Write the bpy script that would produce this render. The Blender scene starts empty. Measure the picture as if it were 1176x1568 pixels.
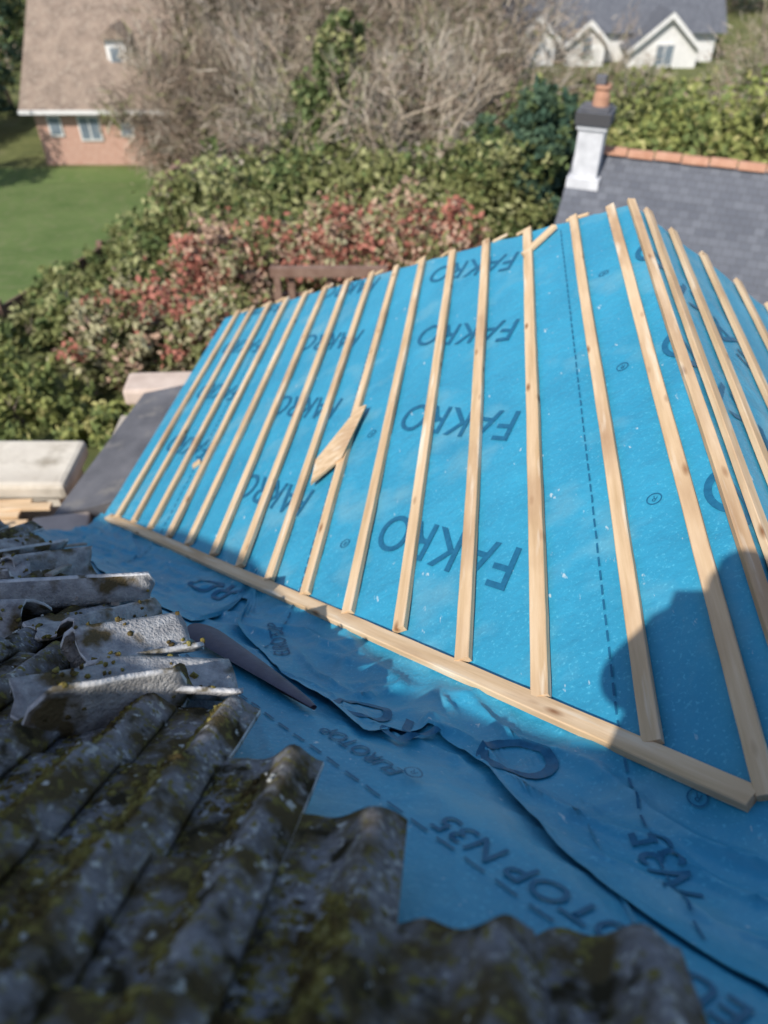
import bpy, bmesh, math, random
import numpy as np
from mathutils import Vector, noise, Matrix
random.seed(7); rng=np.random.default_rng(7)
scene=bpy.context.scene
Z0=9.5
# ---------------------------------------------------------------- helpers
def W(s,u,z): return (.9915*s+.1301*u, .9915*u-.1301*s, z)
def link(o,parent=None):
    scene.collection.objects.link(o)
    if parent is not None: o.parent=parent
    return o
def empty(name):
    e=bpy.data.objects.new(name,None); e.empty_display_size=.2
    return link(e)
def mk(name,verts,faces,mats,midx=None,smooth=False,parent=None):
    me=bpy.data.meshes.new(name); me.from_pydata([tuple(v) for v in verts],[],faces)
    for m in (mats if isinstance(mats,(list,tuple)) else [mats]): me.materials.append(m)
    if midx is not None: me.polygons.foreach_set('material_index',list(midx))
    if smooth: me.polygons.foreach_set('use_smooth',[True]*len(me.polygons))
    me.update()
    return link(bpy.data.objects.new(name,me),parent)
def mk_np(name,V,F,mats,midx=None,smooth=False,parent=None):
    V=np.asarray(V,dtype=np.float32); F=np.asarray(F,dtype=np.int32); k=F.shape[1]
    me=bpy.data.meshes.new(name)
    me.vertices.add(len(V)); me.vertices.foreach_set('co',V.ravel())
    me.loops.add(F.size); me.loops.foreach_set('vertex_index',F.ravel())
    me.polygons.add(len(F)); me.polygons.foreach_set('loop_start',np.arange(0,F.size,k,dtype=np.int32))
    for m in (mats if isinstance(mats,(list,tuple)) else [mats]): me.materials.append(m)
    if midx is not None: me.polygons.foreach_set('material_index',np.asarray(midx,dtype=np.int32))
    if smooth: me.polygons.foreach_set('use_smooth',np.ones(len(F),dtype=bool))
    me.update(calc_edges=True); me.validate()
    return link(bpy.data.objects.new(name,me),parent)
def box(name,x0,x1,y0,y1,z0,z1,m,parent=None,rot=0,bev=0):
    cx,cy=(x0+x1)/2,(y0+y1)/2
    c,s_=math.cos(rot),math.sin(rot)
    vs=[]
    for z in(z0,z1):
        for (x,y) in((x0,y0),(x1,y0),(x1,y1),(x0,y1)):
            dx,dy=x-cx,y-cy
            vs.append((cx+dx*c-dy*s_,cy+dx*s_+dy*c,z))
    o=mk(name,vs,[(3,2,1,0),(4,5,6,7),(0,1,5,4),(1,2,6,5),(2,3,7,6),(3,0,4,7)],m,parent=parent)
    if bev:
        b=o.modifiers.new('b','BEVEL'); b.width=bev; b.segments=2
    return o
# ---------------------------------------------------------------- materials
def lin(c): return tuple(c)+(1,)
def mat(name,stops,scale=5,rough=.8,bump=0,bscale=None,detail=6,stretch=(1,1,1),nr=.6,spec=.3,rand=False,bdist=.01,trans=0):
    m=bpy.data.materials.new(name); m.use_nodes=True; nt=m.node_tree; n=nt.nodes; l=nt.links
    b=n['Principled BSDF']; b.inputs['Roughness'].default_value=rough
    b.inputs['Specular IOR Level'].default_value=spec
    tc=n.new('ShaderNodeTexCoord'); mp=n.new('ShaderNodeMapping'); mp.inputs['Scale'].default_value=stretch
    if rand:
        oi=n.new('ShaderNodeObjectInfo'); vm=n.new('ShaderNodeVectorMath'); vm.operation='MULTIPLY_ADD'
        cb=n.new('ShaderNodeCombineXYZ')
        for i in range(3): l.new(oi.outputs['Random'],cb.inputs[i])
        l.new(cb.outputs[0],vm.inputs[0]); vm.inputs[1].default_value=(37,51,73); l.new(tc.outputs['Object'],vm.inputs[2]); l.new(vm.outputs[0],mp.inputs['Vector'])
    else: l.new(tc.outputs['Object'],mp.inputs['Vector'])
    nz=n.new('ShaderNodeTexNoise'); nz.inputs['Scale'].default_value=scale; nz.inputs['Detail'].default_value=detail; nz.inputs['Roughness'].default_value=nr
    l.new(mp.outputs[0],nz.inputs['Vector'])
    cr=n.new('ShaderNodeValToRGB'); e=cr.color_ramp.elements
    while len(e)<len(stops): e.new(.5)
    for i,(p,c) in enumerate(stops): e[i].position=p; e[i].color=lin(c)
    l.new(nz.outputs['Fac'],cr.inputs['Fac']); l.new(cr.outputs['Color'],b.inputs['Base Color'])
    if bump:
        n2=n.new('ShaderNodeTexNoise'); n2.inputs['Scale'].default_value=bscale or scale*3; n2.inputs['Detail'].default_value=5
        l.new(mp.outputs[0],n2.inputs['Vector'])
        bp=n.new('ShaderNodeBump'); bp.inputs['Strength'].default_value=bump; bp.inputs['Distance'].default_value=bdist
        l.new(n2.outputs['Fac'],bp.inputs['Height']); l.new(bp.outputs[0],b.inputs['Normal'])
    return m
def mix_into(m,stops,scale,lo,hi,stretch=(1,1,1),detail=4,kind='noise'):
    nt=m.node_tree;n=nt.nodes;l=nt.links;b=n['Principled BSDF']
    src=b.inputs['Base Color'].links[0].from_socket
    mp=[x for x in n if x.type=='MAPPING'][0]; vec=mp.inputs['Vector'].links[0].from_socket
    m2=n.new('ShaderNodeMapping'); m2.inputs['Scale'].default_value=stretch; m2.inputs['Location'].default_value=(3.3,7.7,1.1); l.new(vec,m2.inputs['Vector'])
    if kind=='noise':
        t=n.new('ShaderNodeTexNoise'); t.inputs['Detail'].default_value=detail; t.inputs['Scale'].default_value=scale; out=t.outputs['Fac']
    else:
        t=n.new('ShaderNodeTexVoronoi'); t.inputs['Scale'].default_value=scale; out=t.outputs['Distance']
    l.new(m2.outputs[0],t.inputs['Vector'])
    mr=n.new('ShaderNodeMapRange'); mr.inputs['From Min'].default_value=lo; mr.inputs['From Max'].default_value=hi
    l.new(out,mr.inputs['Value'])
    mx=n.new('ShaderNodeMix'); mx.data_type='RGBA'; l.new(mr.outputs[0],mx.inputs['Factor']); l.new(src,mx.inputs['A']); mx.inputs['B'].default_value=lin(stops)
    l.new(mx.outputs['Result'],b.inputs['Base Color'])
def brickmat(name,c1,c2,mo,sc,rot=(math.pi/2,0,0),bw=.5,rh=.25,ms=.02):
    m=mat(name,[(0,c1),(1,c2)],8,.85)
    nt=m.node_tree;n=nt.nodes;l=nt.links;b=n['Principled BSDF']; tc=[x for x in n if x.type=='TEX_COORD'][0]
    mp=n.new('ShaderNodeMapping'); mp.inputs['Rotation'].default_value=rot; l.new(tc.outputs['Object'],mp.inputs['Vector'])
    t=n.new('ShaderNodeTexBrick'); t.inputs['Scale'].default_value=sc; t.inputs['Color1'].default_value=lin(c1); t.inputs['Color2'].default_value=lin(c2); t.inputs['Mortar'].default_value=lin(mo)
    t.inputs['Brick Width'].default_value=bw; t.inputs['Row Height'].default_value=rh; t.inputs['Mortar Size'].default_value=ms
    l.new(mp.outputs[0],t.inputs['Vector']); l.new(t.outputs['Color'],b.inputs['Base Color'])
    return m

M_mem=mat('membrane_blue',[(.25,(.026,.245,.41)),(.75,(.040,.335,.525))],2.2,.45,.7,20,spec=.45,bdist=.010)
mix_into(M_mem,(.08,.41,.59),90,.58,.72)
mix_into(M_mem,(.16,.38,.48),3.1,.54,.85)
mix_into(M_mem,(.45,.58,.64),38,.69,.75,stretch=(1,.35,1))
M_under=mat('membrane_underside',[(.3,(.075,.07,.10)),(.7,(.12,.115,.16))],12,.6,.2,60)
M_print=mat('membrane_print',[(.3,(.009,.10,.20)),(.7,(.016,.15,.28))],40,.5)
M_wood=mat('batten_pine',[(.25,(.48,.32,.17)),(.5,(.65,.465,.285)),(.75,(.78,.60,.41))],6,.75,.35,30,stretch=(.25,4,4),rand=True,bdist=.003)
mix_into(M_wood,(.27,.13,.06),5,.16,.04,stretch=(.7,2.2,1.5),kind='voronoi')
mix_into(M_wood,(.42,.26,.15),2.4,.50,.74,stretch=(.6,2,2))
mix_into(M_wood,(.78,.68,.54),7,.58,.74,stretch=(.3,3,3))
M_woodold=mat('old_timber',[(.3,(.20,.18,.16)),(.7,(.36,.33,.30))],20,.9,.4,40)
M_tile=mat('old_concrete_tile',[(.30,(.16,.157,.165)),(.52,(.23,.227,.24)),(.75,(.31,.305,.315))],30,1,1,160,spec=.0,bdist=.006)
mix_into(M_tile,(.43,.44,.43),60,.56,.66)
mix_into(M_tile,(.10,.078,.042),9,.42,.58)
mix_into(M_tile,(.19,.165,.055),45,.54,.66)
mix_into(M_tile,(.045,.038,.024),16,.55,.66)
mix_into(M_tile,(.50,.51,.48),34,.645,.70)
M_tpale=mat('broken_tile_concrete',[(.30,(.24,.24,.25)),(.5,(.37,.37,.375)),(.7,(.52,.52,.52))],24,1,1,120,spec=.0,bdist=.008)
mix_into(M_tpale,(.13,.10,.055),8,.52,.62)
M_tedge=mat('tile_edge_concrete_sunlit',[(.3,(.46,.46,.47)),(.7,(.74,.74,.74))],25,.95,.5,90,spec=.1)  # pale broken concrete rims, with sunlit brightness put into the colour
mix_into(M_tedge,(.16,.14,.10),14,.56,.64)
M_moss=mat('moss',[(.30,(.050,.036,.018)),(.44,(.12,.090,.040)),(.56,(.24,.205,.06)),(.75,(.42,.38,.18))],22,1,.8,200,bdist=.01,spec=.0)
M_lich=mat('lichen',[(.3,(.34,.35,.34)),(.7,(.55,.56,.53))],30,1,.6,200,spec=.0)
M_deck=mat('roof_felt',[(.3,(.012,.012,.014)),(.7,(.03,.03,.03))],8,.95)
M_brick=brickmat('red_brick',(.36,.17,.12),(.44,.24,.17),(.42,.38,.33),4.4)
M_brickpink=brickmat('pink_brick',(.46,.24,.18),(.54,.32,.25),(.5,.42,.36),4.4)
M_white=mat('white_render',[(.3,(.66,.66,.65)),(.7,(.78,.77,.76))],4,.8)
M_chim=mat('weathered_render',[(.3,(.46,.47,.50)),(.7,(.66,.67,.70))],5,.9,.3,20)
M_cream=mat('cream_render',[(.3,(.52,.47,.40)),(.7,(.72,.67,.58))],2,.85,.5,14)
mix_into(M_cream,(.30,.26,.20),3,.52,.75)
M_pink=mat('sand_stone',[(.3,(.48,.38,.32)),(.7,(.64,.53,.46))],4,.85)
M_slate=brickmat('slate',(.10,.108,.13),(.14,.15,.175),(.065,.065,.07),3.3,rot=(0,0,.37),bw=.5,rh=.35,ms=.010)
M_lead=mat('grey_felt_roof',[(.3,(.08,.082,.095)),(.7,(.15,.15,.165))],3,.8,.5,12)
mix_into(M_lead,(.20,.19,.18),5,.55,.75)
M_terra=mat('terracotta',[(.3,(.38,.19,.12)),(.7,(.50,.29,.20))],8,.8)
M_glass=mat('window_glass',[(.3,(.10,.13,.17)),(.7,(.22,.27,.32))],1,.15,spec=.6)
M_browntile=mat('brown_roof_tiles',[(.3,(.17,.13,.105)),(.7,(.31,.24,.19))],2,.9,.4,12)
mix_into(M_browntile,(.38,.32,.26),9,.5,.8,stretch=(1,1,.3))
M_ground=mat('undergrowth_ground',[(.3,(.07,.085,.03)),(.55,(.13,.145,.05)),(.75,(.19,.17,.10))],.9,1,.6,8)
M_lawn=mat('lawn_grass',[(.3,(.085,.14,.036)),(.7,(.14,.195,.062))],.8,1,.6,30)
mix_into(M_lawn,(.18,.195,.09),4,.5,.8)
M_bark=mat('bark',[(.3,(.29,.24,.18)),(.7,(.48,.41,.32))],10,.95,.5,30)
M_barkd=mat('bark_dark',[(.3,(.17,.14,.105)),(.7,(.34,.28,.22))],10,.95,.5,30)
def leafm(name,a,b,sc=3):
    return mat(name,[(.3,a),(.7,b)],sc,.7,spec=.2)
L_ol=[leafm('leaf_olive',(.125,.14,.05),(.21,.225,.085)),leafm('leaf_green',(.085,.12,.045),(.13,.175,.06)),leafm('leaf_light',(.24,.25,.11),(.35,.35,.17))]
L_dk=[leafm('leaf_conifer',(.04,.08,.055),(.06,.11,.07)),leafm('leaf_conifer2',(.06,.10,.065),(.09,.145,.085)),leafm('leaf_ivy',(.09,.125,.05),(.14,.185,.075))]
L_red=[leafm('leaf_red',(.33,.12,.09),(.44,.19,.14)),leafm('leaf_pink',(.38,.25,.18),(.48,.34,.25)),leafm('leaf_dull_green',(.15,.16,.065),(.23,.24,.10)),leafm('leaf_pale',(.31,.29,.17),(.42,.39,.24))]
L_yel=[leafm('leaf_yellow_green',(.20,.225,.065),(.28,.30,.105)),leafm('leaf_green_b',(.11,.145,.05),(.17,.21,.07)),leafm('leaf_yellow',(.33,.315,.12),(.41,.39,.17))]
T_br=[leafm('twig_brown',(.25,.19,.145),(.39,.31,.24)),leafm('twig_grey',(.36,.315,.26),(.52,.46,.38)),leafm('twig_dark',(.13,.10,.075),(.20,.16,.12)),L_ol[0]]
M_skin=mat('skin',[(.3,(.50,.30,.22)),(.7,(.56,.35,.26))],10,.6)
M_jack=mat('dark_jacket',[(.3,(.03,.035,.05)),(.7,(.05,.055,.075))],10,.9)
M_black=mat('black_plastic',[(0,(.02,.02,.02)),(1,(.03,.03,.03))],5,.4)

# ---------------------------------------------------------------- roof surfaces (s across, u along ridge)
TL=.6615; SR=.859; UR=4.63
def zL(s): return TL*s-2.158
def zR(s): return -1.59-TL*(s-SR)
def zM(u): return -.972-.7393*u
def roofz(s): return min(zL(s),zR(s))
def uv(s): return (-.972-roofz(s))/.7393
def ucut(s):
    if s<.17: return .58-.924*s
    return .42 if s<.36 else .02
def uhip(s): return UR+(SR-s)*.777 if s<SR else UR+.15*(s-SR)
def smax(a,b,k=.05):
    h=max(k-abs(a-b),0)/k; return max(a,b)+h*h*k*.25
def nz(x,y,z=0): return noise.noise(Vector((x,y,z)))
def wr(s,u):
    d=u-uv(s)
    w=.006*nz(s*2.3,u*1.1)+.003*nz(s*9,u*4,3)+.005*nz(s*8+nz(s,u)*2,u*1.3,8)
    c=1-abs(nz(s*3+u*1.2,u*.9-s*.6,21))*9
    if c>0: w+=.006*c*c
    if -.75<d<0: w-=.085*math.sin(math.pi*(-d)/.75)
    g=math.exp(-((d+.33)/.36)**2)
    if g>.01:
        a=s*.75-u*.66; b=s*.66+u*.75
        rg=1-abs(nz(a*3.2+nz(s*2,u*2,9)*.8,b*7.5,5))*2
        rg2=max(0,1-abs(nz(a*6+3,b*3.5-a*2,31))*5)
        w+=g*(.034*rg*rg*rg+.014*rg2+.014*nz(s*5,u*5,2)-.010)
    return w
def surf(s,u,off=0):
    return smax(roofz(s),zM(u))+wr(s,u)+off
WP=[(-2.80,.12),(-2.6,.30),(-2.3,.62),(-1.5,.80),(-1.06,.63),(-1.01,.16),(-.97,.14),(-.90,.42),(-.55,.60),(-.2,.66),(-.03,.37),(.13,.42),(.27,.64),(.40,.67),(.62,.66),(.9,.6),(4.5,.5)]
def wflap(s):
    for (a,b),(c,d) in zip(WP,WP[1:]):
        if a<=s<=c: return b+(d-b)*(s-a)/(c-a)
    return .5
def sheet(name,s0,s1,ns,fl,fh,nu,off,m,parent=None,lift=0):
    V=[];F=[]
    for i in range(ns+1):
        s=s0+(s1-s0)*i/ns; a=fl(s); b=fh(s)
        for j in range(nu+1):
            t=(j/nu)**1.6; u=a+(b-a)*t
            z=surf(s,u,off)
            if lift:
                e=max(0,1-(u-a)/.10); z+=lift*e*e*max(0,.3+nz(s*4,3.3)*1.6)
            V.append(W(s,u,z))
    for i in range(ns):
        for j in range(nu):
            p=i*(nu+1)+j; F.append((p,p+nu+1,p+nu+2,p+1))
    return mk_np(name,V,F,m,smooth=True,parent=parent)
mem=empty('blue_roofing_membrane')
ragged=lambda s:uhip(s)+.015+.03*nz(s*6,1)
sheet('slope_sheet',-2.78,4.44,460,lambda s:uv(s)-wflap(s)+.012*nz(s*9,4),ragged,170,.006,M_mem,mem,lift=.022)
sheet('valley_strip',-2.88,1.6,260,lambda s:ucut(s)-.16,lambda s:uv(s)+.05,60,-.010,M_mem,mem)
mk('hip_end_sheet',[W(SR,UR,-1.60),W(-2.78,7.46,-4.0),W(4.44,5.17,-3.97),W(1.2,7.9,-3.98)],[(0,1,3),(0,3,2)],M_mem,parent=mem)
def print_text(body,s0,u0,ang,size,slope='L',off=.012,bold=.004,shear=0):
    c=bpy.data.curves.new('t','FONT'); c.body=body; c.size=size; c.offset=bold*size; c.resolution_u=6
    o=bpy.data.objects.new('t',c); scene.collection.objects.link(o)
    dg=bpy.context.evaluated_depsgraph_get(); me=bpy.data.meshes.new_from_object(o.evaluated_get(dg))
    bpy.data.objects.remove(o)
    bm=bmesh.new(); bm.from_mesh(me); bmesh.ops.triangulate(bm,faces=bm.faces[:])
    for _ in range(4):
        es=[e for e in bm.edges if e.calc_length()>.024]
        if not es: break
        bmesh.ops.subdivide_edges(bm,edges=es,cuts=1); bmesh.ops.triangulate(bm,faces=bm.faces[:])
    ce,cr=(.834,1) if slope=='L' else (1,.804)
    ca,sa=math.cos(ang),math.sin(ang)
    for v in bm.verts:
        x=v.co.x-.32*size; y=v.co.y-.35*size; x+=shear*y
        e=x*ca-y*sa; r=x*sa+y*ca
        s=s0+e*ce; u=u0+r*cr
        v.co=W(s,u,surf(s,u,off))
    dead=[f for f in bm.faces if (lambda c:(c.y*.9915+c.x*.1301)>uhip(c.x*.9915-c.y*.1301)-.02)(f.calc_center_median())]
    bmesh.ops.delete(bm,geom=dead,context='FACES')
    bm.to_mesh(me); bm.free(); me.materials.clear(); me.materials.append(M_print)
    return link(bpy.data.objects.new('print_'+''.join(ch for ch in body.lower() if ch.isalnum()),me),mem)
A=math.atan2(.457,-.563); SH=-.32
for k in range(0,4): print_text('FAKRO',.175,2.014+.92*k,A,.28,shear=SH)
for k in range(0,5): print_text('FAKRO',-.87,3.05+.92*k,A,.28,shear=SH)
for k in range(0,5): print_text('FAKRO',-1.95,4.35+.8*k,A,.27,shear=SH)
for k in range(0,3): print_text('FAKRO',1.33,1.56+.97*k,A,.28,shear=SH)
print_text('O',.237,1.10,A,.30,'M'); print_text('RO',-.10,1.20,A,.26,'M',.012); print_text('RO',-1.12,2.42,A,.26,'M')
print_text('EUROTOP N35',.455,.40,math.atan2(.36,-.35),.100,'M',-.004)
print_text('EUROTOP',-.10,.93,math.atan2(.36,-.35),.07,'M',-.004)
print_text('EUROTOP',-.62,1.72,math.atan2(.9,-.3),.09,'M')
print_text('N35',.50,.70,math.pi/2+.1,.13,'M')
def ring(s0,u0,r):
    V=[];F=[];n=24
    for i in range(n):
        a=2*math.pi*i/n
        for rr in(r,r*.82):
            s=s0+rr*math.cos(a)*.834;u=u0+rr*math.sin(a); V.append(W(s,u,surf(s,u,.0125)))
    for i in range(n):
        j=(i+1)%n; F.append((2*i,2*j,2*j+1,2*i+1))
    mk('registered_mark_ring',V,F,M_print,parent=mem)
    print_text('R',s0,u0,A,r*1.2)
for (s,u) in [(.671,2.078),(.66,2.99),(.66,3.95),(-.52,2.524),(-.52,3.42),(.63,.98),(-.05,.92)]: ring(s,u,.028)
def dashes(name,pts,wd,dl,gap,off):
    V=[];F=[]
    (a,b),(c,d)=pts; L=math.hypot(c-a,d-b); ux,uy=(c-a)/L,(d-b)/L; px,py=-uy*wd/2,ux*wd/2; t=0
    while t<L-dl:
        n0=len(V)
        for k in range(4):
            q=t+dl*k/3
            for sg in(-1,1):
                s=a+ux*q+sg*px;u=b+uy*q+sg*py; V.append(W(s,u,surf(s,u,off)))
        for k in range(3): F.append((n0+2*k,n0+2*k+2,n0+2*k+3,n0+2*k+1))
        t+=dl+gap
    mk(name,V,F,M_print,parent=mem)
for s in(.49,-.70,-1.95): dashes('overlap_line',[(s-.0,uv(s)-wflap(s)+.05),(s,uhip(s)-.04)],.006,.045,.02,.0125)
dashes('strip_overlap_line',[(.50,.27),(-.9,1.515)],.006,.05,.025,-.004)
# ---------------------------------------------------------------- battens
def batten(name,p0,p1,nrm,w=.048,t=.024,parent=None,m=M_wood,bend=.003):
    p0,p1=Vector(p0),Vector(p1); X=(p1-p0); L=X.length; X.normalize(); N=Vector(nrm).normalized()
    Y=N.cross(X).normalized(); N=X.cross(Y)
    n=max(4,int(L/.08)); V=[];F=[]; sd=random.random()*50
    c=.003
    prof=[(-w/2,0),(w/2,0),(w/2,t-c),(w/2-c,t),(-w/2+c,t),(-w/2,t-c)]
    for i in range(n+1):
        x=L*i/n; dy=bend*nz(x*.7,sd)*1.5; dz=bend*.5*(nz(x*1.1,sd,4)+.3)
        for (y,z) in prof:
            V.append((x,y+dy+.0014*nz(x*9,sd,y*50),z+dz))
    k=len(prof)
    for i in range(n):
        for j in range(k): F.append((i*k+j,i*k+(j+1)%k,(i+1)*k+(j+1)%k,(i+1)*k+j))
    F.append(tuple(range(k))[::-1]); F.append(tuple(n*k+j for j in range(k)))
    o=mk(name,V,F,m,parent=parent)
    o.matrix_local=Matrix(((X.x,Y.x,N.x,p0.x),(X.y,Y.y,N.y,p0.y),(X.z,Y.z,N.z,p0.z),(0,0,0,1)))
    return o
bats=empty('timber_battens')
nL=(-.547,.072,.834); nR=(.547,-.072,.834)
SL=[.762,.567,.306,.058,-.183,-.42,-.652,-.885,-1.12,-1.36,-1.60,-1.83,-2.07,-2.314,-2.55]
for s in SL:
    u0=uv(s)+.048+random.uniform(-.01,.02); u1=uhip(s)+random.uniform(.01,.06)
    if s==.762:u0=uv(s)+.03
    ds=random.uniform(-.014,.014)
    batten('batten',W(s+ds,u0,zL(s+ds)+.015),W(s-ds,u1,zL(s-ds)+.015),nL,parent=bats,w=random.uniform(.051,.060),t=.027,bend=.005)
batten('ridge_batten',W(.868,.95,-1.59+.004),W(.855,4.68,-1.59+.004),(0,0,1),parent=bats,w=.045)
for s in[.962,1.13,1.36,1.62,1.87,2.11,2.35,2.6,2.85,3.1,3.35,3.6,3.85,4.1,4.35]:
    batten('batten',W(s,uv(s)+.05,zR(s)+.015),W(s,uhip(s)+random.uniform(.02,.08),zR(s)+.015),nR,parent=bats,w=.052,bend=.004)
vb0=W(-2.66,uv(-2.66)+.0,zL(-2.66)+.022); vb1=W(.735,uv(.735)+.0,zL(.735)+.024)
batten('valley_batten',vb0,vb1,(-.33,.30,.86),w=.066,t=.026,parent=bats,bend=.002)
for i in range(12):
    s=-2.5+i*.28+random.uniform(-.07,.07); u=uhip(s)+.03
    a=random.uniform(-.07,.07)
    batten('batten_offcut',W(s,u,zL(s)+.005),W(s+random.uniform(.06,.12),u-.05+a*.3,zL(s+.1)+.012),nL,parent=bats,w=.022,t=.014)
batten('batten_offcut',W(.28,4.70,zL(.28)+.02),W(.46,4.86,zL(.46)+.03),nL,parent=bats,w=.05)
def wedge(pts,z0,z1,name):
    n=len(pts); V=[W(s,u,zL(s)+z0) for s,u in pts]+[W(s,u,zL(s)+z1) for s,u in pts]
    F=[tuple(range(n))[::-1],tuple(range(n,2*n))]+[(i,(i+1)%n,n+(i+1)%n,n+i) for i in range(n)]
    return mk(name,V,F,M_wood)
wedge([(-.818,3.12),(-.835,3.34),(-.645,3.72),(-.59,3.70),(-.66,3.24)],.044,.064,'timber_wedge')
wedge([(-1.96,4.12),(-1.98,4.17),(-1.93,4.20),(-1.90,4.14)],.01,.03,'timber_offcut')
# ---------------------------------------------------------------- old tiled roof
tiles=empty('old_tiled_roof')
TW=.205; GA=.25
def prof(x):
    return .026*math.cos(2*math.pi*(x-.72))+.011*math.cos(4*math.pi*(x-.72))
tv=[];tf=[];tm=[]
def add_tile(verts_fn,nx=12,ny=6,th=.018,em=1):
    b=len(tv)
    for lay in(0,1):
        for i in range(nx+1):
            for j in range(ny+1):
                tv.append(verts_fn(i/nx,j/ny,-th*lay))
    S=(nx+1)*(ny+1); I=lambda l,i,j:b+l*S+i*(ny+1)+j
    for i in range(nx):
        for j in range(ny):
            tf.append((I(0,i,j),I(0,i+1,j),I(0,i+1,j+1),I(0,i,j+1)));tm.append(0)
            tf.append((I(1,i,j+1),I(1,i+1,j+1),I(1,i+1,j),I(1,i,j)));tm.append(0)
    for i in range(nx):
        tf.append((I(0,i,ny),I(0,i+1,ny),I(1,i+1,ny),I(1,i,ny)));tm.append(0)
        tf.append((I(0,i+1,0),I(0,i,0),I(1,i,0),I(1,i+1,0)));tm.append(0)
    for j in range(ny):
        tf.append((I(0,nx,j+1),I(0,nx,j),I(1,nx,j),I(1,nx,j+1)));tm.append(em)
        tf.append((I(0,0,j),I(0,0,j+1),I(1,0,j+1),I(1,0,j)));tm.append(em)
def one(s0,tail,ln,jz,yaw,cut=False):
    def f(x,y,dz):
        s=s0+x*TW*1.06; u=tail-ln+y*ln
        if cut: u+= y*.03*nz(x*3+s0*9,tail)
        s+=(y-.5)*yaw
        z=zM(u)+.045+prof(x)*1.2+.024*x*x+y*.050*ln/.32+jz+dz+.003*nz(s*14,u*14)+.0025*nz(s*40,u*40)+.002*nz(s*90,u*90)
        return W(s,u,z)
    add_tile(f,18,16,.020,1 if cut else 0)
cols=[]
i=-34
while True:
    s0=i*TW-.05; i+=1
    if s0<-6: continue
    if s0>5: break
    sc=s0+TW
    if s0<-2.7: lim=3.05
    elif s0<.30: lim=ucut(min(sc,.35))+random.uniform(-.015,.03)
    elif s0<1.3: lim=.02+random.uniform(-.02,.02)
    else: lim=uv(s0)-.45 if s0<4 else 3.05
    cols.append((s0,lim))
    k=int((-1.1)/GA); t=k*GA
    while t<lim-.10:
        one(s0,t,.32,random.uniform(-.008,.008),random.uniform(-.012,.012)); t+=GA
    one(s0,lim,.34,random.uniform(.006,.016),random.uniform(-.014,.014),True)
mk_np('tiles',tv,tf,[M_tile,M_tedge],tm,smooth=False,parent=tiles)
V=[];F=[];ss=[-6.5,-2.75,-2.7]+[-2.6+.1*k for k in range(29)]+[.25,.33,.35,1.0,1.3,5.2]
ss=sorted(set(ss))
for s in ss:
    top=3.0 if s<=-2.7 else (min(3.0,ucut(s)-.06) if s<1.3 else .6)
    for u in(-1.2,top): V.append(W(s,u,zM(u)-.055))
for i in range(len(ss)-1): F.append((2*i,2*i+2,2*i+3,2*i+1))
mk('felt_deck',V,F,M_deck,parent=tiles)
mossV=[]
def loose(name,s,u,h,yaw,roll,w,ln,tilt=0,amp=2.0,ph=0.):
    global tv,tf,tm
    tv,tf,tm=[],[],[]
    q=Vector((0,.804,-.594)); sv=Vector((1,0,0)); nn=Vector((0,.594,.804))
    ax=(sv*math.cos(yaw)+q*math.sin(yaw)); 
    ax=(ax+nn*tilt).normalized(); bx=nn.cross(ax).normalized(); cx=ax.cross(bx)
    bx2=bx*math.cos(roll)+cx*math.sin(roll); cx2=ax.cross(bx2)
    o=Vector((s,u,zM(u)))+nn*h
    def f(x,y,dz):
        e=.06*nz(x*3,s*7)+.03*nz(x*9,s*5); e2=.012*nz(y*4,s*11)+.006*nz(y*11,s*3)
        lx=(y-.5)*ln + (e if y>.5 else -e*1.3)*abs(y-.5)*2
        p=o+ax*lx+bx2*((.5-x)*w+e2*abs(x-.5)*2)+cx2*(prof(x*1.12+ph)*amp+dz+.0015*nz(x*8,y*8))
        return W(*p)
    add_tile(f,18,12,.013)
    tm=[1 if k>=18*12*2 else 0 for k in range(len(tf))]
    for _ in range(160):
        x,y=random.random(),random.random()
        if nz(x*3,y*3,s*5)>.02: mossV.append(f(x,y,.002))
    return mk_np(name,tv,tf,[M_tpale,M_tedge],tm,parent=None)
loose('broken_roof_tile',-.93,1.22,.11,.75,-.45,.30,.34,.06,2.3,.1)
loose('broken_roof_tile',-.74,1.06,.09,.38,-.55,.27,.36,-.05,2.2,.3)
loose('broken_roof_tile',-.84,.92,.08,.85,-.2,.28,.30,.0,2.2,.6)
loose('broken_roof_tile',-1.14,1.42,.11,1.25,.25,.30,.38,.0,2.0,.0)
loose('broken_roof_tile',-1.36,1.62,.12,.55,-.45,.28,.40,.05,2.0,.5)
loose('broken_roof_tile',-1.75,2.02,.12,1.0,.4,.28,.38,.05,2.0,.2)
loose('broken_roof_tile',-1.52,1.36,.11,.3,.35,.27,.36,.05,1.9,.1)
loose('broken_roof_tile',-2.1,2.25,.12,1.2,-.35,.27,.38,.05,1.8,.4)
loose('broken_roof_tile',-1.95,1.85,.11,.1,-.35,.27,.38,.05,1.8,.4)
nM=(.077,.589,.804)
for (a,b,c,d,h) in[(-1.32,1.62,-1.42,2.05,.17),(-1.2,1.66,-1.28,1.95,.14),(-1.62,1.9,-1.78,2.4,.16),(-2.1,2.2,-2.0,2.7,.14),(-1.9,2.1,-2.3,2.35,.16),(-1.5,1.75,-1.25,1.90,.14)]:
    batten('old_timber_lath',W(a,b,zM(b)+h),W(c,d,zM(d)+h-.03),nM,w=.03,t=.012,m=M_woodold)
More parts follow.
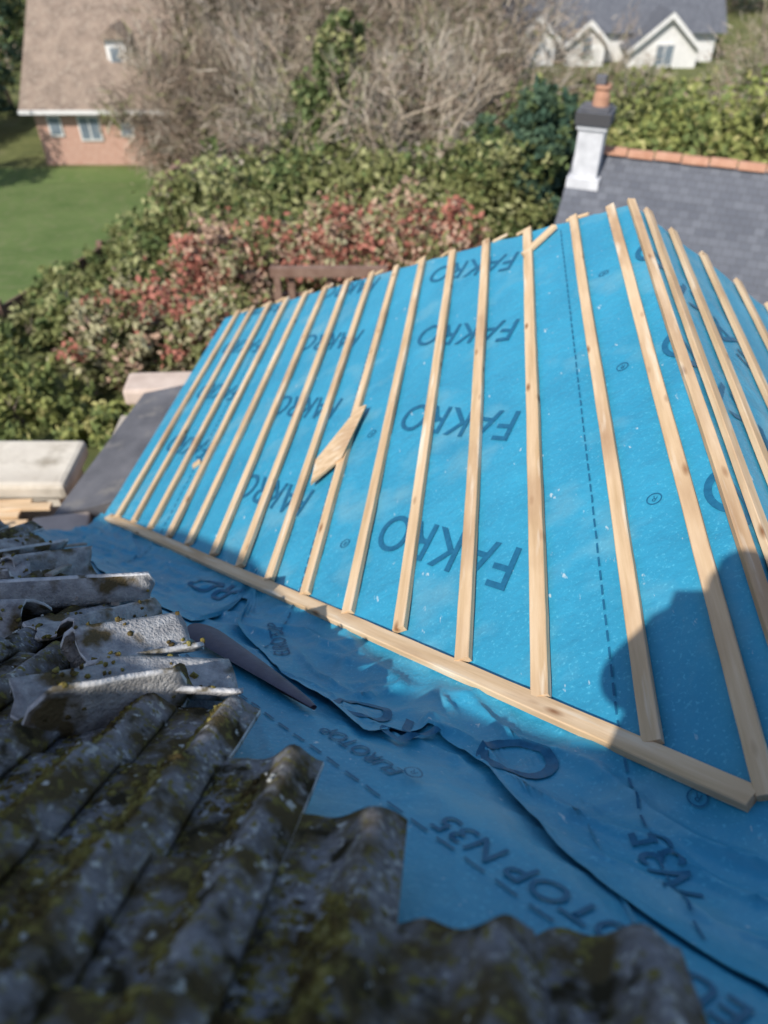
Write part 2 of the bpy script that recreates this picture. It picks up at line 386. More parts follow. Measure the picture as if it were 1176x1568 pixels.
# moss
ico=bmesh.new(); bmesh.ops.create_icosphere(ico,subdivisions=1,radius=1)
iv=np.array([v.co[:] for v in ico.verts]); ico.verts.ensure_lookup_table(); fi=np.array([[v.index for v in f.verts] for f in ico.faces]); ico.free()
VV=[];FF=[];MI=[];c=0;tries=0
def blob(p,r,mi,fl=.8):
    ns=1+.5*(rng.random((len(iv),1))-.5)*2
    FF.append(fi+len(VV)*len(iv)); VV.append(iv*ns*np.array([r,r,r*fl])+np.array(p)); MI.append(np.full(len(fi),mi))
while c<30000 and tries<450000:
    tries+=1
    if random.random()<.25: s=random.uniform(-3.0,.4); u=random.uniform(-.25,2.9)
    else: s=random.uniform(-1.1,1.0); u=random.uniform(.05,1.0)
    k=min(cols,key=lambda q:abs(s-q[0]-TW/2))
    if u>k[1]-.01: continue
    x=((s-k[0])/TW)%1
    dens=nz(s*2.6,u*2.6,7)*.9+.6*nz(s*9,u*9,2)+.56-.45*max(0,prof(x)/.03)*.5-.30*u
    if dens<random.uniform(.0,.45): continue
    z=zM(u)+.045+prof(x)*1.2+.024*x*x+.040*((u/GA)%1)
    r=random.uniform(.003,.008)*(1.7 if random.random()<.12 else 1)
    blob(W(s,u,z+.003),r,0,1.0); c+=1
for p in mossV: blob(p,random.uniform(.004,.010),0)
for _ in range(4500):
    s=random.uniform(-1.8,1.0); u=random.uniform(.05,1.9)
    k=min(cols,key=lambda q:abs(s-q[0]-TW/2))
    if u>k[1]-.02: continue
    x=((s-k[0])/TW)%1
    if nz(s*4,u*4,15)<-.05: continue
    z=zM(u)+.045+prof(x)*1.2+.024*x*x+.040*((u/GA)%1)
    blob(W(s,u,z+.005),random.uniform(.002,.007),1,.5)
mk_np('moss_and_lichen',np.concatenate(VV),np.concatenate(FF),[M_moss,M_lich],np.concatenate(MI),parent=tiles,smooth=True)
def curl(name,a,b,r0,r1,lift):
    V=[];F=[];n=18;m=16
    A_=Vector(W(a[0],a[1],zM(a[1])+lift)); B_=Vector(W(b[0],b[1],surf(b[0],b[1])+.012)); X=(B_-A_); 
    N=Vector(nM).normalized(); Y=N.cross(X).normalized(); Zc=X.normalized().cross(Y)
    for i in range(m+1):
        t=i/m; r=r0*(1-t)**.8+r1*t; c_=A_+X*t
        for j in range(n+1):
            an=math.radians(-80+240*j/n); rr=r*(1-.25*j/n)
            V.append(c_+Y*(math.cos(an)*rr*1.3)+Zc*(math.sin(an)*rr*.8+r*.5)+X.normalized()*(.08*math.sin(j*.35)*(1-t)))
    for i in range(m):
        for j in range(n):
            p=i*(n+1)+j;F.append((p,p+n+1,p+n+2,p+1))
    return mk(name,V,F,M_under,smooth=True,parent=mem)
curl('curled_flap',(-.88,1.62),(-.36,1.19),.066,.010,-.03)
# ---------------------------------------------------------------- buildings beneath the roofs
ext=empty('extension_building')
def prism(name,pts,z0,z1,m,parent):
    n=len(pts); V=[W(s,u,z0) for s,u in pts]+[W(s,u,z1) for s,u in pts]
    return mk(name,V,[tuple(range(n))[::-1],tuple(range(n,2*n))]+[(i,(i+1)%n,n+(i+1)%n,n+i) for i in range(n)],m,parent=parent)
prism('walls',[(-2.5,3.2),(4.2,3.2),(4.2,5.0),(1.2,7.4),(-2.45,7.1)],-9.4,-4.06,M_brick,ext)
prism('fascia',[(-2.70,3.9),(-2.66,3.9),(-2.66,7.3),(-2.70,7.3)],-4.15,-3.99,M_white,ext)
mh=empty('main_house')
prism('walls',[(-6,-5),(5,-5),(5,2.7),(-6,2.7)],-9.4,-3.1,M_brick,mh)
wt=[(-6.2,1.30),(-4.8,1.15),(-3.6,1.10),(-2.77,.94),(-2.2,.70),(-1.8,.54),(-1.3,.42),(-1.07,.37),(-.65,.35),(-.3,.42),(.2,.52),(1.8,.75),(3,.75)]
V=[];F=[]
for s,z in wt:
    for u in(-1.0,-1.28):
        V.append(W(s,u,-3.1)); V.append(W(s,u,z+.015*random.uniform(-1,1)))
for i in range(len(wt)-1):
    a=i*4;b=a+4
    F+=[(a,b,b+1,a+1),(a+2,a+3,b+3,b+2),(a+1,b+1,b+3,a+3)]
F+=[(0,1,3,2),(len(V)-4,len(V)-2,len(V)-1,len(V)-3)]
mk('unseen_shadow_wall',V,F,M_brick,parent=mh)  # added wall behind the camera, top outline shaped to cast the roof shadow
lt=empty('lean_to_roof')
mk('grey_felt',[(-3.0,5.05,-4.55),(-2.6,6.93,-4.45),(-1.75,6.93,-4.25),(-1.95,5.05,-4.25),(-3.0,5.05,-4.70),(-2.6,6.93,-4.60),(-1.75,6.93,-4.60),(-1.95,5.05,-4.60)],[(0,3,2,1),(0,1,5,4),(0,4,7,3),(3,7,6,2),(1,2,6,5)],M_lead,parent=lt)
box('end_coping',-2.85,-1.85,6.95,7.35,-4.62,-4.42,M_pink,lt,bev=.04,rot=.05)
box('corner_block',-3.12,-2.62,4.75,5.03,-4.85,-4.50,M_pink,lt,rot=.2,bev=.02)
box('side_wall',-2.9,-2.0,5.2,6.9,-9.4,-4.72,M_brick,lt)
gw=empty('garden_building')
box('flat_roof',-8,-3.08,5.55,6.30,-4.80,-4.60,M_cream,gw,bev=.05)
box('render_wall',-7.9,-3.2,5.6,6.25,-9.4,-4.803,M_cream,gw)
tp=empty('timber_plank_stack')
for k in range(7):
    batten('plank',(-6.0+random.uniform(-.2,.2),4.75+.1*k,-4.75+.02*(k%3)),(-3.25+random.uniform(-.2,.1),4.85+.1*k,-4.75+.02*(k%3)),(0,0,1),w=.09,t=.03,parent=tp)
box('trestle',-5.6,-3.6,4.9,5.3,-9.3,-4.77,M_woodold,tp)
# ---------------------------------------------------------------- terrain
def gz(y):
    if y<6: return -6.2
    if y<28: return -6.2-.132*(y-6)
    return -9.104
ys=[-400,-100,-20,0,6,8,10,12,14,17,20,24,28,34,42,60,100,200,450]
xs=[-450,-200,-80,-40,-20,-10,-5,0,5,10,20,40,80,200,450]
V=[(x,y,gz(y)-(3.2 if y<3 else 0)) for y in ys for x in xs]; n=len(xs)
mk('ground',V,[(j*n+i,j*n+i+1,(j+1)*n+i+1,(j+1)*n+i) for j in range(len(ys)-1) for i in range(n-1)],M_ground)
ly=[12.2,16,19,22,25,28,29.6]
lr=[-7.4,-7.1,-6.8,-6.7,-7.2,-7.4,-7.4]
V=[];F=[]
for y,r in zip(ly,lr):
    V+=[(-40,y,gz(y)+.012),(-20,y,gz(y)+.012),(r,y,gz(y)+.012)]
for j in range(len(ly)-1):
    for i in range(2): F.append((j*3+i,j*3+i+1,j*3+i+4,j*3+i+3))
mk('lawn',V,F,M_lawn)
# ---------------------------------------------------------------- vegetation
def leaf_cloud(name,blobs,n,size,mats,parent=None,clump=.28,w=None,asp=1.4):
    vol=np.array([b[3]*b[4]*b[5] for b in blobs])**.7; vol/=vol.sum()
    P=[];MI=[]
    for b,p in zip(blobs,vol):
        nn=int(n*p); K=max(8,int(nn/60))
        d=rng.normal(size=(K,3)); d/=np.linalg.norm(d,axis=1)[:,None]
        rad=rng.uniform(.35,1.05,(K,1))
        cc=d*rad*np.array(b[3:6])+np.array(b[:3])
        cr=clump*min(b[3:6])*rng.uniform(.6,1.3,K)
        cm=rng.choice(len(mats),K,p=w)
        idx=rng.integers(0,K,nn)
        pts=cc[idx]+rng.normal(size=(nn,3))*cr[idx][:,None]*.6
        P.append(pts); mi=cm[idx]; fl=rng.random(nn)<.2; mi=np.where(fl,rng.choice(len(mats),nn,p=w),mi); MI.append(mi)
    P=np.concatenate(P); MI=np.concatenate(MI); N=len(P)
    a=rng.normal(size=(N,3)); a/=np.linalg.norm(a,axis=1)[:,None]
    b_=rng.normal(size=(N,3)); b_=np.cross(a,b_); b_/=np.linalg.norm(b_,axis=1)[:,None]
    sz=size*rng.uniform(.5,1.3,(N,1))
    a=a*sz*asp*.5; b_=b_*sz*.5
    V=np.stack([P-a,P+b_*.8,P+a,P-b_*.8],1).reshape(-1,3)
    F=np.arange(N*4).reshape(-1,4)
    return mk_np(name,V,F,mats,MI,parent=parent)
def twig_cloud(name,blobs,n,ln,wd,mats,parent=None,w=None,up=.6):
    vol=np.array([b[3]*b[4]*b[5] for b in blobs])**.7; vol/=vol.sum(); Ps=[];Ds=[];MI=[]
    for b,p in zip(blobs,vol):
        nn=int(n*p); K=max(6,nn//120)
        d0=rng.normal(size=(K,3)); d0/=np.linalg.norm(d0,axis=1)[:,None]
        cc=d0*(rng.random((K,1))**.45)*np.array(b[3:6])+np.array(b[:3])
        idx=rng.integers(0,K,nn); cm=rng.choice(len(mats),K,p=w)
        pts=cc[idx]+rng.normal(size=(nn,3))*min(b[3:6])*.20
        dd=d0[idx]+rng.normal(size=(nn,3))*.6+np.array([0,0,up]); Ps.append(pts); Ds.append(dd/np.linalg.norm(dd,axis=1)[:,None])
        MI.append(np.where(rng.random(nn)<.4,rng.choice(len(mats),nn,p=w),cm[idx]))
    P=np.concatenate(Ps);D=np.concatenate(Ds);N=len(P)
    q=np.cross(D,rng.normal(size=(N,3))); q/=np.linalg.norm(q,axis=1)[:,None]
    L=ln*rng.uniform(.4,1.3,(N,1)); wv=wd*rng.uniform(.5,1.5,(N,1))
    V=np.stack([P-D*L/2-q*wv,P-D*L/2+q*wv,P+D*L/2+q*wv*.3,P+D*L/2-q*wv*.3],1).reshape(-1,3)
    return mk_np(name,V,np.arange(N*4).reshape(-1,4),mats,np.concatenate(MI),parent=parent)
def limbs(name,base,h,rad,m,parent,depth=4,spread=.6,seed=0,lean=(0,0),taper=.84,br=.66):
    R=random.Random(seed); V=[];F=[]
    def tube(p,q,r0,r1):
        d=(q-p).normalized(); a=d.orthogonal().normalized(); b=d.cross(a); n0=len(V)
        for c_,r in((p,r0),(q,r1)):
            for k in range(6):
                an=k*math.pi/3; V.append(c_+a*math.cos(an)*r+b*math.sin(an)*r)
        for k in range(6): F.append((n0+k,n0+(k+1)%6,n0+6+(k+1)%6,n0+6+k))
    def grow(p,d,L,r,dep):
        segs=3
        for i in range(segs):
            d2=(d+Vector((R.uniform(-1,1),R.uniform(-1,1),R.uniform(-.4,.6)))*.22).normalized()
            q=p+d2*L/segs; r2=r*taper; tube(p,q,r,r2); p,d,r=q,d2,r2
            if dep>0 and i<segs-1 and R.random()<.75:
                s_=(d+Vector((R.uniform(-1,1),R.uniform(-1,1),R.uniform(-.2,.6)))*1.0).normalized(); grow(p,s_,L*.6,r*.55,dep-1)
        if dep>0:
            for _ in range(2 if R.random()<.6 else 3):
                s_=(d+Vector((R.uniform(-1,1),R.uniform(-1,1),R.uniform(-.3,.5)))*spread).normalized(); grow(p,s_,L*.72,r*br,dep-1)
    grow(Vector(base),Vector((lean[0],lean[1],1)).normalized(),h*.36,rad,depth)
    return mk(name,V,F,m,parent=parent)
def bare_tree(x,y,h,mk_=M_barkd,tw=9000,seed=0,w=(.35,.25,.32,.08),wid=.42,twd=.016,name='bare_tree',rad=.022,spread=.7,taper=.9,br=.74,lean=(0,0),low=1,depth=4):
    e=empty(name); g=gz(y)
    limbs('trunk_and_limbs',(x,y,g-.1),h,h*rad,mk_,e,depth,spread,seed,lean,taper,br)
    r=h*wid
    bl=[(x,y,g+h*.62,r,r,h*.40)]
    if low: bl+=[(x+r*.4,y-.3,g+h*.42,r*.8,r*.8,h*.3),(x-r*.5,y,g+h*.35,r*.8,r*.7,h*.3)]
    twig_cloud('twigs',bl,tw,.55,twd,T_br,e,w)
sd=1
for (x,y,h,mm,tw) in[(-9.2,39,9,0,7000),(-5.6,31,8,1,4500),(-4.2,34,9.5,0,7000),(-1.5,33,9,1,5500),(1.2,37,10,0,7500),(3.4,33,8,1,5000),(-11.5,41,9,0,7000),(-5.1,27.6,5.2,0,4500),(-3.4,26.5,5.5,1,3800),(1.9,27,6.0,1,4000),(3.4,26,4.6,0,3500),(-6.6,31.5,6.5,0,4500)]:
    bare_tree(x,y,h,mk_=M_bark if mm else M_barkd,seed=sd,tw=tw,rad=.020); sd+=1
bare_tree(-.3,21.6,5.0,mk_=M_bark,tw=700,seed=44,w=(.3,.5,.1,.1),twd=.012,rad=.024,spread=1.0,lean=(.35,0),low=0,taper=.92,br=.72,depth=3)
bare_tree(1.1,22.0,5.2,mk_=M_bark,tw=700,seed=46,w=(.3,.5,.1,.1),twd=.012,rad=.024,spread=1.0,lean=(.2,0),low=0,taper=.92,br=.72,depth=3)
bare_tree(-3.0,23.8,4.6,mk_=M_bark,tw=1000,seed=52,w=(.2,.7,.0,.1),twd=.012,rad=.022,spread=1.0,low=0,depth=3)
bare_tree(13.8,31,5.8,mk_=M_bark,tw=1800,seed=47,w=(.3,.6,0,.1),rad=.022)
bare_tree(9.6,36,4.0,mk_=M_bark,tw=900,seed=48,w=(.3,.6,0,.1))
bare_tree(17.5,36,6,mk_=M_bark,tw=1800,seed=49,w=(.3,.6,0,.1))
iv_=empty('ivy_covered_tree'); limbs('trunk',(-1.6,25.5,gz(25.5)),6,.16,M_barkd,iv_,3,.5,9)
leaf_cloud('ivy',[(-1.6,24.5,-6.0,.95,.8,1.9),(-1.2,24.3,-4.5,.75,.6,1.3),(-2.2,24.2,-7.2,1.3,.9,1.3),(-.7,24.4,-7.0,1.0,.8,1.2)],16000,.15,[L_dk[2],L_ol[1],L_ol[2]],iv_,w=[.45,.30,.25])
for (x,y,zc) in((-4.6,28.5,-6.8),(.9,29,-6.4),(3.2,29,-6.8),(-7.0,33,-6.0)):
    iv_=empty('ivy_covered_tree'); limbs('trunk',(x,y,gz(y)),5.5,.14,M_barkd,iv_,3,.5,int(y*7+x))
    leaf_cloud('ivy',[(x,y-.6,zc,.9,.8,1.6),(x+.5,y-.7,zc-1,1.2,.8,1.0)],4200,.17,[L_dk[2],L_ol[0],L_ol[2],T_br[0]],iv_,w=[.3,.30,.2,.2])
def conifer(x,y,h,r,n=9000):
    e=empty('conifer_tree'); g=gz(y); limbs('trunk',(x,y,g-.1),h*.9,.12,M_barkd,e,1,.3,3)
    bl=[]
    for k in range(9):
        t=k/8; rr=r*(1-t*.62)
        for q in range(3):
            an=random.uniform(0,6.28); bl.append((x+math.cos(an)*rr*.5,y+math.sin(an)*rr*.5,g+h*(.12+.80*t),rr*.6,rr*.6,h*.10))
    leaf_cloud('foliage',bl,n,.16,L_dk,e,w=[.4,.35,.25])
conifer(3.5,18.6,3.85,1.5,12000); conifer(4.3,20.5,3.6,1.4); conifer(2.5,19.8,3.0,1.2)
for (x,y,h,r) in[(-17.4,33,8,2.3),(-19.5,29,9,2.6),(-17.0,38,10,2.6),(-17.4,23.2,8.2,2.9),(-20.5,24,8,2.6)]: conifer(x,y,h,r,7000)
def shrub(name,blobs,n,size,mats,w):
    e=empty(name)
    for k,b in enumerate(blobs[:6]): limbs('stems',(b[0],b[1],gz(b[1])-.05),b[2]+b[5]-gz(b[1]),.05,M_barkd,e,2,.9,k+5)
    leaf_cloud('foliage',blobs,n,size,mats,e,w=w)
    return e
def row(pts,hh,wd,jit=.25,k=10):
    out=[]
    for i in range(k):
        t=i/(k-1); m_=t*(len(pts)-1); a=int(min(m_,len(pts)-2)); f=m_-a
        x=pts[a][0]*(1-f)+pts[a+1][0]*f; y=pts[a][1]*(1-f)+pts[a+1][1]*f; h=hh*random.uniform(.78,1.14)
        out.append((x+random.uniform(-jit,jit),y+random.uniform(-jit,jit),gz(y)+h*.5,wd*random.uniform(.8,1.2),wd,h*.52))
    return out
shrub('photinia_hedge',row([(-3.3,13.6),(-1.5,14.6),(.2,14.6),(1.5,14.3)],2.1,1.1,.3,9),28000,.105,L_red,[.30,.24,.24,.22])
shrub('photinia_hedge',row([(-4.4,12.4),(-3.3,12.9)],1.55,.95,.2,3),9000,.105,L_red,[.24,.20,.32,.24])
shrub('photinia_hedge',row([(-4.3,10.9),(-3.4,11.2),(-2.4,11.4)],1.35,.85,.2,5),14000,.10,L_red,[.10,.16,.42,.32])
shrub('laurel_hedge',row([(-4.0,16.4),(-2.0,17.8),(.2,18.6),(2.8,18.0)],2.5,1.25,.4,10),26000,.13,L_ol,[.42,.30,.28])
shrub('olive_shrub',row([(-4.6,22.0),(-3.0,21.8),(.2,22.6),(2.6,23.0)],2.0,1.4,.5,8),15000,.15,L_ol+[T_br[1]],[.33,.2,.22,.25])
shrub('garden_bush',row([(-5.7,18.6),(-5.1,16.6),(-4.9,15.0)],1.5,.75,.2,5),9000,.11,L_ol,[.45,.3,.25])
shrub('garden_bush',row([(-6.4,12.6),(-5.9,13.6),(-5.5,12.2)],1.0,.75,.2,5),8000,.10,L_ol,[.5,.3,.2])
shrub('garden_bush',row([(-7.2,10.2),(-6.2,10.0),(-5.2,9.6)],.85,.8,.3,6),9000,.09,L_yel,[.35,.50,.15])
shrub('garden_bush',row([(-4.6,9.4),(-3.8,9.2),(-3.3,9.0)],.55,.6,.2,4),5000,.09,L_yel,[.35,.50,.15])
shrub('cypress_hedge',row([(6.0,19.6),(9.0,19.0),(13.5,18.0)],3.9,1.45,.4,9),30000,.15,L_yel,[.42,.42,.16])
shrub('cypress_hedge',row([(4.8,24),(8.0,25),(14,24)],3.2,1.6,.6,8),15000,.17,L_ol,[.5,.35,.15])
e=empty('background_trees')
twig_cloud('distant_twigs',row([(-40,58),(-10,52),(8,58),(24,66),(60,60)],11,5.5,2,16),42000,1.1,.045,T_br,e,[.4,.3,.2,.1])
leaf_cloud('distant_foliage',row([(-38,50),(-14,46),(4,45)],5.5,3.4,1,8)+row([(10,66),(24,64),(60,60)],6,4,1,8)+row([(9,38),(14,40),(30,36)],1.3,1.5,.6,10),30000,.33,L_ol+[T_br[0]],e,w=[.4,.3,.12,.18])
for k,(x,y) in enumerate([(-12,48),(-3,44),(5,47),(12,62),(21,62),(-20,46)]): limbs('limbs',(x,y,-9.6),10,.2,M_bark,e,3,.7,60+k)
# ---------------------------------------------------------------- background buildings
bh=empty('brick_house')
X0,X1,Y0,Y1,ZE,ZT=-12.75,-7.7,30.0,36.8,-6.95,-4.0
box('walls',X0,X1,Y0,Y1,-9.6,ZE,M_brickpink,bh)
ym=(Y0+Y1)/2
mk('gable_walls',[(X0,Y0,ZE),(X0,Y1,ZE),(X0,ym,ZT-.12),(X1,Y0,ZE),(X1,Y1,ZE),(X1,ym,ZT-.12)],[(0,2,1),(3,4,5)],M_brickpink,parent=bh)
o=.35
mk('roof',[(X0-o,Y0-o,ZE-.22),(X1+o,Y0-o,ZE-.22),(X1+o,ym,ZT),(X0-o,ym,ZT),(X0-o,Y1+o,ZE-.22),(X1+o,Y1+o,ZE-.22)],[(0,1,2,3),(3,2,5,4)],M_browntile,parent=bh)
box('gutter',X0-o,X1+o,Y0-o-.10,Y0-o-.005,ZE-.32,ZE-.2,M_white,bh)
def window(x0,x1,y,z0,z1,parent,nm='window'):
    box(nm+'_frame',x0,x1,y-.06,y+.05,z0,z1,M_white,parent)
    w=(x1-x0); k=2 if w>.7 else 1
    for i in range(k):
        a=x0+.06+i*(w-.06)/k; b=x0+(i+1)*(w-.06)/k
        box(nm+'_glass',a,b,y-.075,y-.055,z0+.07,z1-.07,M_glass,parent)
window(-12.3,-11.8,Y0,-8.1,-7.4,bh); window(-11.2,-10.4,Y0,-8.25,-7.4,bh); window(-9.7,-9.2,Y0,-8.1,-7.4,bh)
box('dormer',-10.0,-9.3,31.2,32.8,-6.25,-5.2,M_white,bh); window(-9.9,-9.4,31.19,-6.1,-5.4,bh)
mk('dormer_roof',[(-10.15,31.0,-5.2),(-9.15,31.0,-5.2),(-9.15,33.2,-5.15),(-10.15,33.2,-5.15),(-9.65,31.0,-4.8),(-9.65,33.2,-4.8)],[(0,4,5,3),(4,1,2,5),(0,1,4)],M_browntile,parent=bh)
bare_tree(-7.2,27.2,4.4,mk_=M_barkd,tw=3000,seed=71,w=(.4,.3,.15,.15),rad=.018)
wh=empty('white_gabled_house')
box('walls',6.8,18.2,48,54,-10.5,-7.6,M_white,wh)
mk('roof',[(6.4,47.6,-7.7),(18.6,47.6,-7.7),(18.6,51,-4.6),(6.4,51,-4.6),(18.6,54.4,-7.7),(6.4,54.4,-7.7)],[(0,1,2,3),(3,2,4,5)],M_slate,parent=wh)
for (cx,w,zt,d) in((15.0,3.6,-6.6,46.4),(10.9,2.0,-7.0,46.8),(8.2,2.0,-6.8,46.8)):
    ze=zt-w*.42
    mk('gable_wall',[(cx-w/2,d,-10.5),(cx+w/2,d,-10.5),(cx+w/2,d,ze),(cx,d,zt-.05),(cx-w/2,d,ze),(cx-w/2,50,-10.5),(cx+w/2,50,-10.5),(cx+w/2,50,ze),(cx-w/2,50,ze)],[(0,1,2,3,4),(1,6,7,2),(5,0,4,8)],M_white,parent=wh)
    q=.25
    mk('gable_roof',[(cx-w/2-q,d-.3,ze-q*.84),(cx,d-.3,zt+.05),(cx+w/2+q,d-.3,ze-q*.84),(cx-w/2-q,50.8,ze-q*.84),(cx,50.8,zt+.05),(cx+w/2+q,50.8,ze-q*.84)],[(0,1,4,3),(1,2,5,4)],M_slate,parent=wh)
    for sg in(-1,1):
        mk('bargeboard',[(cx+sg*(w/2+q),d-.34,ze-q*.84-.18),(cx+sg*(w/2+q),d-.34,ze-q*.84+.06),(cx,d-.34,zt+.1),(cx,d-.34,zt-.2)],[(0,1,2,3)],M_white,parent=wh)
    window(cx-w*.14,cx+w*.14,d,ze-.9,ze+.15,wh)
nh=empty('slate_roofed_house')
rd=Vector((.932,-.361,0)); fd=Vector((-.361,-.932,0))
R0=Vector((3.15,13.17,-3.74)); R1=R0+rd*7.5
E0=R0+fd*3.4+Vector((0,0,-2.6)); E1=R1+fd*3.4+Vector((0,0,-2.6)); B0=R0-fd*3.4+Vector((0,0,-2.6)); B1=R1-fd*3.4+Vector((0,0,-2.6))
mk('roof',[R0,R1,E1,E0,B1,B0],[(3,2,1,0),(0,1,4,5)],M_slate,parent=nh)
dz=Vector((0,0,-.06))
mk('gable_and_walls',[R0+dz+rd*.1,E0+dz+rd*.1,B0+dz+rd*.1]+[Vector((p.x,p.y,-9.4)) for p in(E0+rd*.1,B0+rd*.1,E1,B1)]+[E1+dz,B1+dz,R1+dz],[(0,2,1),(1,2,4,3),(1,3,5,7),(2,8,6,4),(7,5,6,8),(7,8,9)],M_brick,parent=nh)
V=[];F=[]; nseg=18
for i in range(nseg):
    a=R0+rd*(7.5*i/nseg+.01); b=R0+rd*(7.5*(i+1)/nseg-.01); n0=len(V)
    for p in(a,b):
        for k in range(7):
            an=math.pi*(k/6); V.append(p+fd*(math.cos(an)*.12)+Vector((0,0,math.sin(an)*.10-.02+.01*(i%2))))
    for k in range(6): F.append((n0+k,n0+k+1,n0+8+k,n0+7+k))
mk('ridge_tiles',V,F,M_terra,parent=nh)
ch=empty('white_chimney')
cx,cy=3.28,12.78; rt=math.atan2(rd.y,rd.x)
def cbox(nm,hw,z0,z1,m): return box(nm,cx-hw,cx+hw,cy-hw,cy+hw,z0,z1,m,ch,rot=rt,bev=.012)
cbox('shaft',.20,-4.9,-3.32,M_chim); cbox('base_plinth',.26,-5.0,-4.02,M_chim); cbox('neck_band',.235,-3.32,-3.25,M_chim)
cbox('dark_cap',.27,-3.25,-3.06,M_slate); cbox('cap_top',.22,-3.06,-3.01,M_lead)
V=[];F=[];pr=[(.13,-3.01),(.125,-2.88),(.10,-2.80),(.125,-2.77),(.12,-2.72),(.09,-2.72),(.085,-2.85)]
for r,z in pr:
    for k in range(16): V.append((cx+.05+r*math.cos(k*math.pi/8),cy+r*math.sin(k*math.pi/8),z))
for i in range(len(pr)-1):
    for k in range(16): F.append((i*16+k,i*16+(k+1)%16,(i+1)*16+(k+1)%16,(i+1)*16+k))
mk('clay_pot',V,F,M_terra,parent=ch)
cbox('flue_cap',.075,-2.72,-2.60,M_lead)
g0=Vector((5.0,8.6,-4.75)); g1=Vector((7.2,9.9,-4.55))
batten('white_gutter_pipe',g0,g1,(0,0,1),w=.10,t=.09,m=M_white)
sh=empty('wooden_shed'); g=gz(22.3)
M_shed=mat('shed_timber',[(.3,(.17,.10,.075)),(.7,(.27,.18,.14))],6,.9)
box('shed_walls',-6.5,-5.4,21.8,23.2,g,g+1.0,M_shed,sh)
mk('shed_roof',[(-6.65,21.6,g+.98),(-5.25,21.6,g+.98),(-5.25,23.4,g+.98),(-6.65,23.4,g+.98),(-5.95,21.6,g+1.45),(-5.95,23.4,g+1.45)],[(0,4,5,3),(4,1,2,5),(0,1,4),(2,3,5)],M_shed,parent=sh)
fe=empty('garden_fence')
fp=[(-7.9,11.6),(-7.3,13.2),(-7.0,15.2),(-6.7,17.4),(-6.4,19.6),(-6.3,21.5)]
for (a,b),(c_,d) in zip(fp,fp[1:]):
    mk('panel',[(a,b,gz(b)),(c_,d,gz(d)),(c_,d,gz(d)+.6),(a,b,gz(b)+.6),(a+.04,b,gz(b)),(c_+.04,d,gz(d)),(c_+.04,d,gz(d)+.6),(a+.04,b,gz(b)+.6)],[(0,1,2,3),(7,6,5,4),(3,2,6,7)],M_shed,parent=fe)
    box('post',a-.06,a+.06,b-.06,b+.06,gz(b)-.1,gz(b)+.72,M_shed,fe)
shrub('garden_bush',row([(-6.5,13.8),(-6.4,16.4),(-6.2,19.8)],.85,.5,.1,7),9000,.09,L_ol,[.5,.35,.15])
pg=empty('timber_pergola')
box('beam',-1.75,.05,11.0,11.12,-4.98,-4.84,M_shed,pg)
for x in(-1.7,-.1): box('post',x,x+.1,11.005,11.105,gz(11),-4.983,M_shed,pg)
for k in range(3): box('brace',-1.5+k*.6,-1.4+k*.6,11.125,11.2,-5.4,-4.90,M_shed,pg)
box('rail',-1.75,.05,11.205,11.26,-5.45,-5.34,M_shed,pg)
# ---------------------------------------------------------------- photographer kneeling behind the camera
ph=empty('photographer')
BX,BZ=.05,.24
def skin(name,vs,es,rs,m,sub=2):
    vs=[(x+(BX if y<-.2 else BX*.6),y,z+(BZ if (z>-.5 and y<-.2) else 0)) for x,y,z in vs]
    me=bpy.data.meshes.new(name); me.from_pydata(vs,es,[]); o=bpy.data.objects.new(name,me); link(o,ph); me.materials.append(m)
    sk=o.modifiers.new('skin','SKIN'); me.skin_vertices[0].data[0].use_root=True
    for i,r in enumerate(rs): me.skin_vertices[0].data[i].radius=(r,r) if not isinstance(r,tuple) else r
    sb=o.modifiers.new('sub','SUBSURF'); sb.levels=sub; sb.render_levels=sub; sk.use_smooth_shade=True
    return o
skin('body',[(-.1,-.30,-.60),(-.1,-.33,-.42),(-.1,-.33,-.24),(-.1,-.33,-.12),(-.1,-.32,-.05),
 (-.26,-.33,-.13),(-.31,-.27,-.38),(-.22,-.16,-.15),(-.14,-.08,-.08),
 (.10,-.33,-.13),(.18,-.27,-.38),(.06,-.16,-.15),(.02,-.08,-.08),
 (-.22,-.30,-.66),(-.34,-.0,-.82),(-.26,-.34,-.68),(.02,-.30,-.66),(.14,.0,-.82),(.06,-.34,-.68)],
 [(0,1),(1,2),(2,3),(3,4),(3,5),(5,6),(6,7),(7,8),(3,9),(9,10),(10,11),(11,12),(0,13),(13,14),(14,15),(0,16),(16,17),(17,18)],
 [(.19,.15),(.20,.15),(.21,.15),(.17,.13),.09,.10,.085,.065,.028,.10,.085,.065,.028,.10,.07,.045,.10,.07,.045],M_jack)
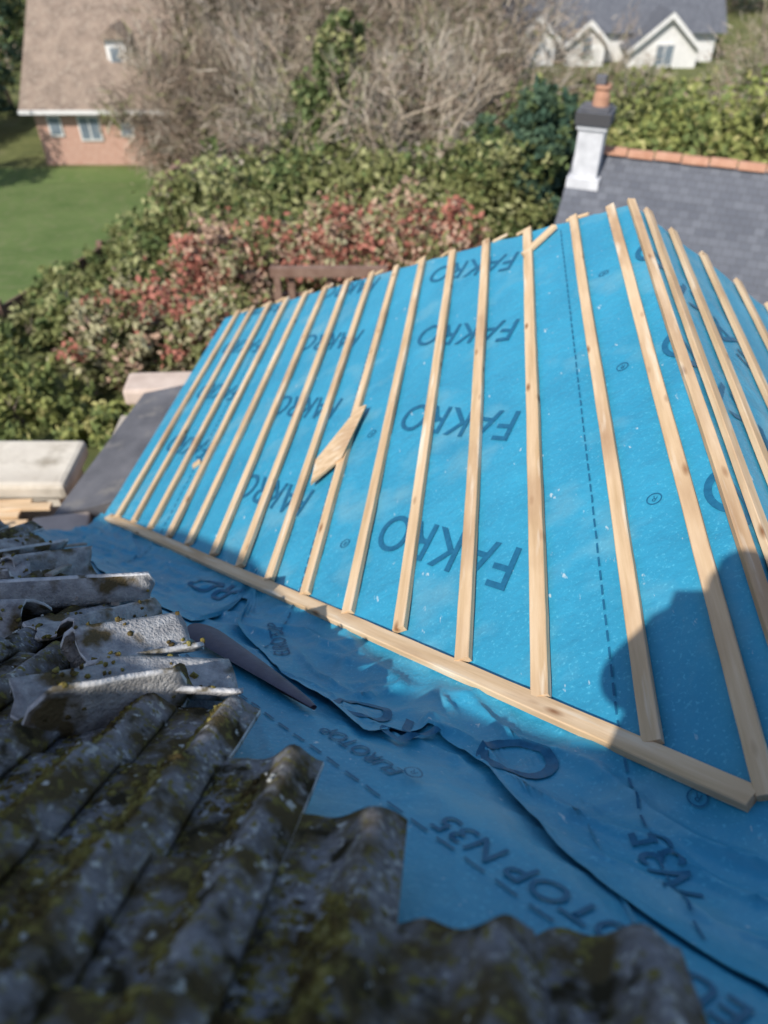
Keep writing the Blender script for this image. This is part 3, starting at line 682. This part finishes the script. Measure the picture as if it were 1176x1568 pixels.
skin('head',[(-.1,-.34,-.05),(-.1,-.33,.02),(-.1,-.31,.09),(-.1,-.32,.16),(-.1,-.22,.06)],[(0,1),(1,2),(2,3),(2,4)],[.07,.095,(.095,.11),.08,.012],M_skin)
skin('beanie_hat',[(-.1,-.33,.13),(-.1,-.33,.19),(-.1,-.33,.24)],[(0,1),(1,2)],[.10,.10,.06],M_jack)
BX=0;BZ=0
for sg,hx in((-1,-.085),(1,.085)):
    for k in range(5):
        z=-.055+.022*k if k<4 else -.075
        skin('finger',[(hx,-.08,-.02+.3*(z+.02)),(hx-sg*.008,-.055,z),(hx-sg*.022,-.044,z+.004)],[(0,1),(1,2)],[.012,.009,.008],M_skin,1)
box('smartphone',-.075,.075,-.044,-.036,-.045,.03,M_black,ph)
# ---------------------------------------------------------------- light, sky, camera
Lv=Vector((.379,.625,-.682)).normalized()
sl=bpy.data.lights.new('sun','SUN'); sl.energy=5.0; sl.angle=math.radians(.53); sl.color=(1,.94,.85)
so=link(bpy.data.objects.new('sun',sl)); so.rotation_euler=Lv.to_track_quat('-Z','Y').to_euler()
w=bpy.data.worlds.new('World'); scene.world=w; w.use_nodes=True; n=w.node_tree.nodes
sk=n.new('ShaderNodeTexSky'); sk.sky_type='NISHITA'; sk.sun_disc=False; sk.sun_elevation=math.radians(43); sk.sun_rotation=math.radians(211.2)
w.node_tree.links.new(sk.outputs[0],n['Background'].inputs[0]); n['Background'].inputs[1].default_value=.15
cam=bpy.data.cameras.new('camera'); co=link(bpy.data.objects.new('camera',cam))
cam.sensor_fit='VERTICAL'; cam.sensor_height=36; cam.lens=26.4; cam.clip_start=.05; cam.clip_end=2000
co.rotation_euler=(math.radians(90-41.7),0,0)
cam.dof.use_dof=True; cam.dof.focus_distance=2.4; cam.dof.aperture_fstop=1.5
scene.camera=co
for o in scene.objects:
    if o.parent is None: o.location.z+=Z0
scene.view_settings.view_transform='Standard'; scene.view_settings.look='None'; scene.view_settings.exposure=0
print('objects',len(scene.objects))
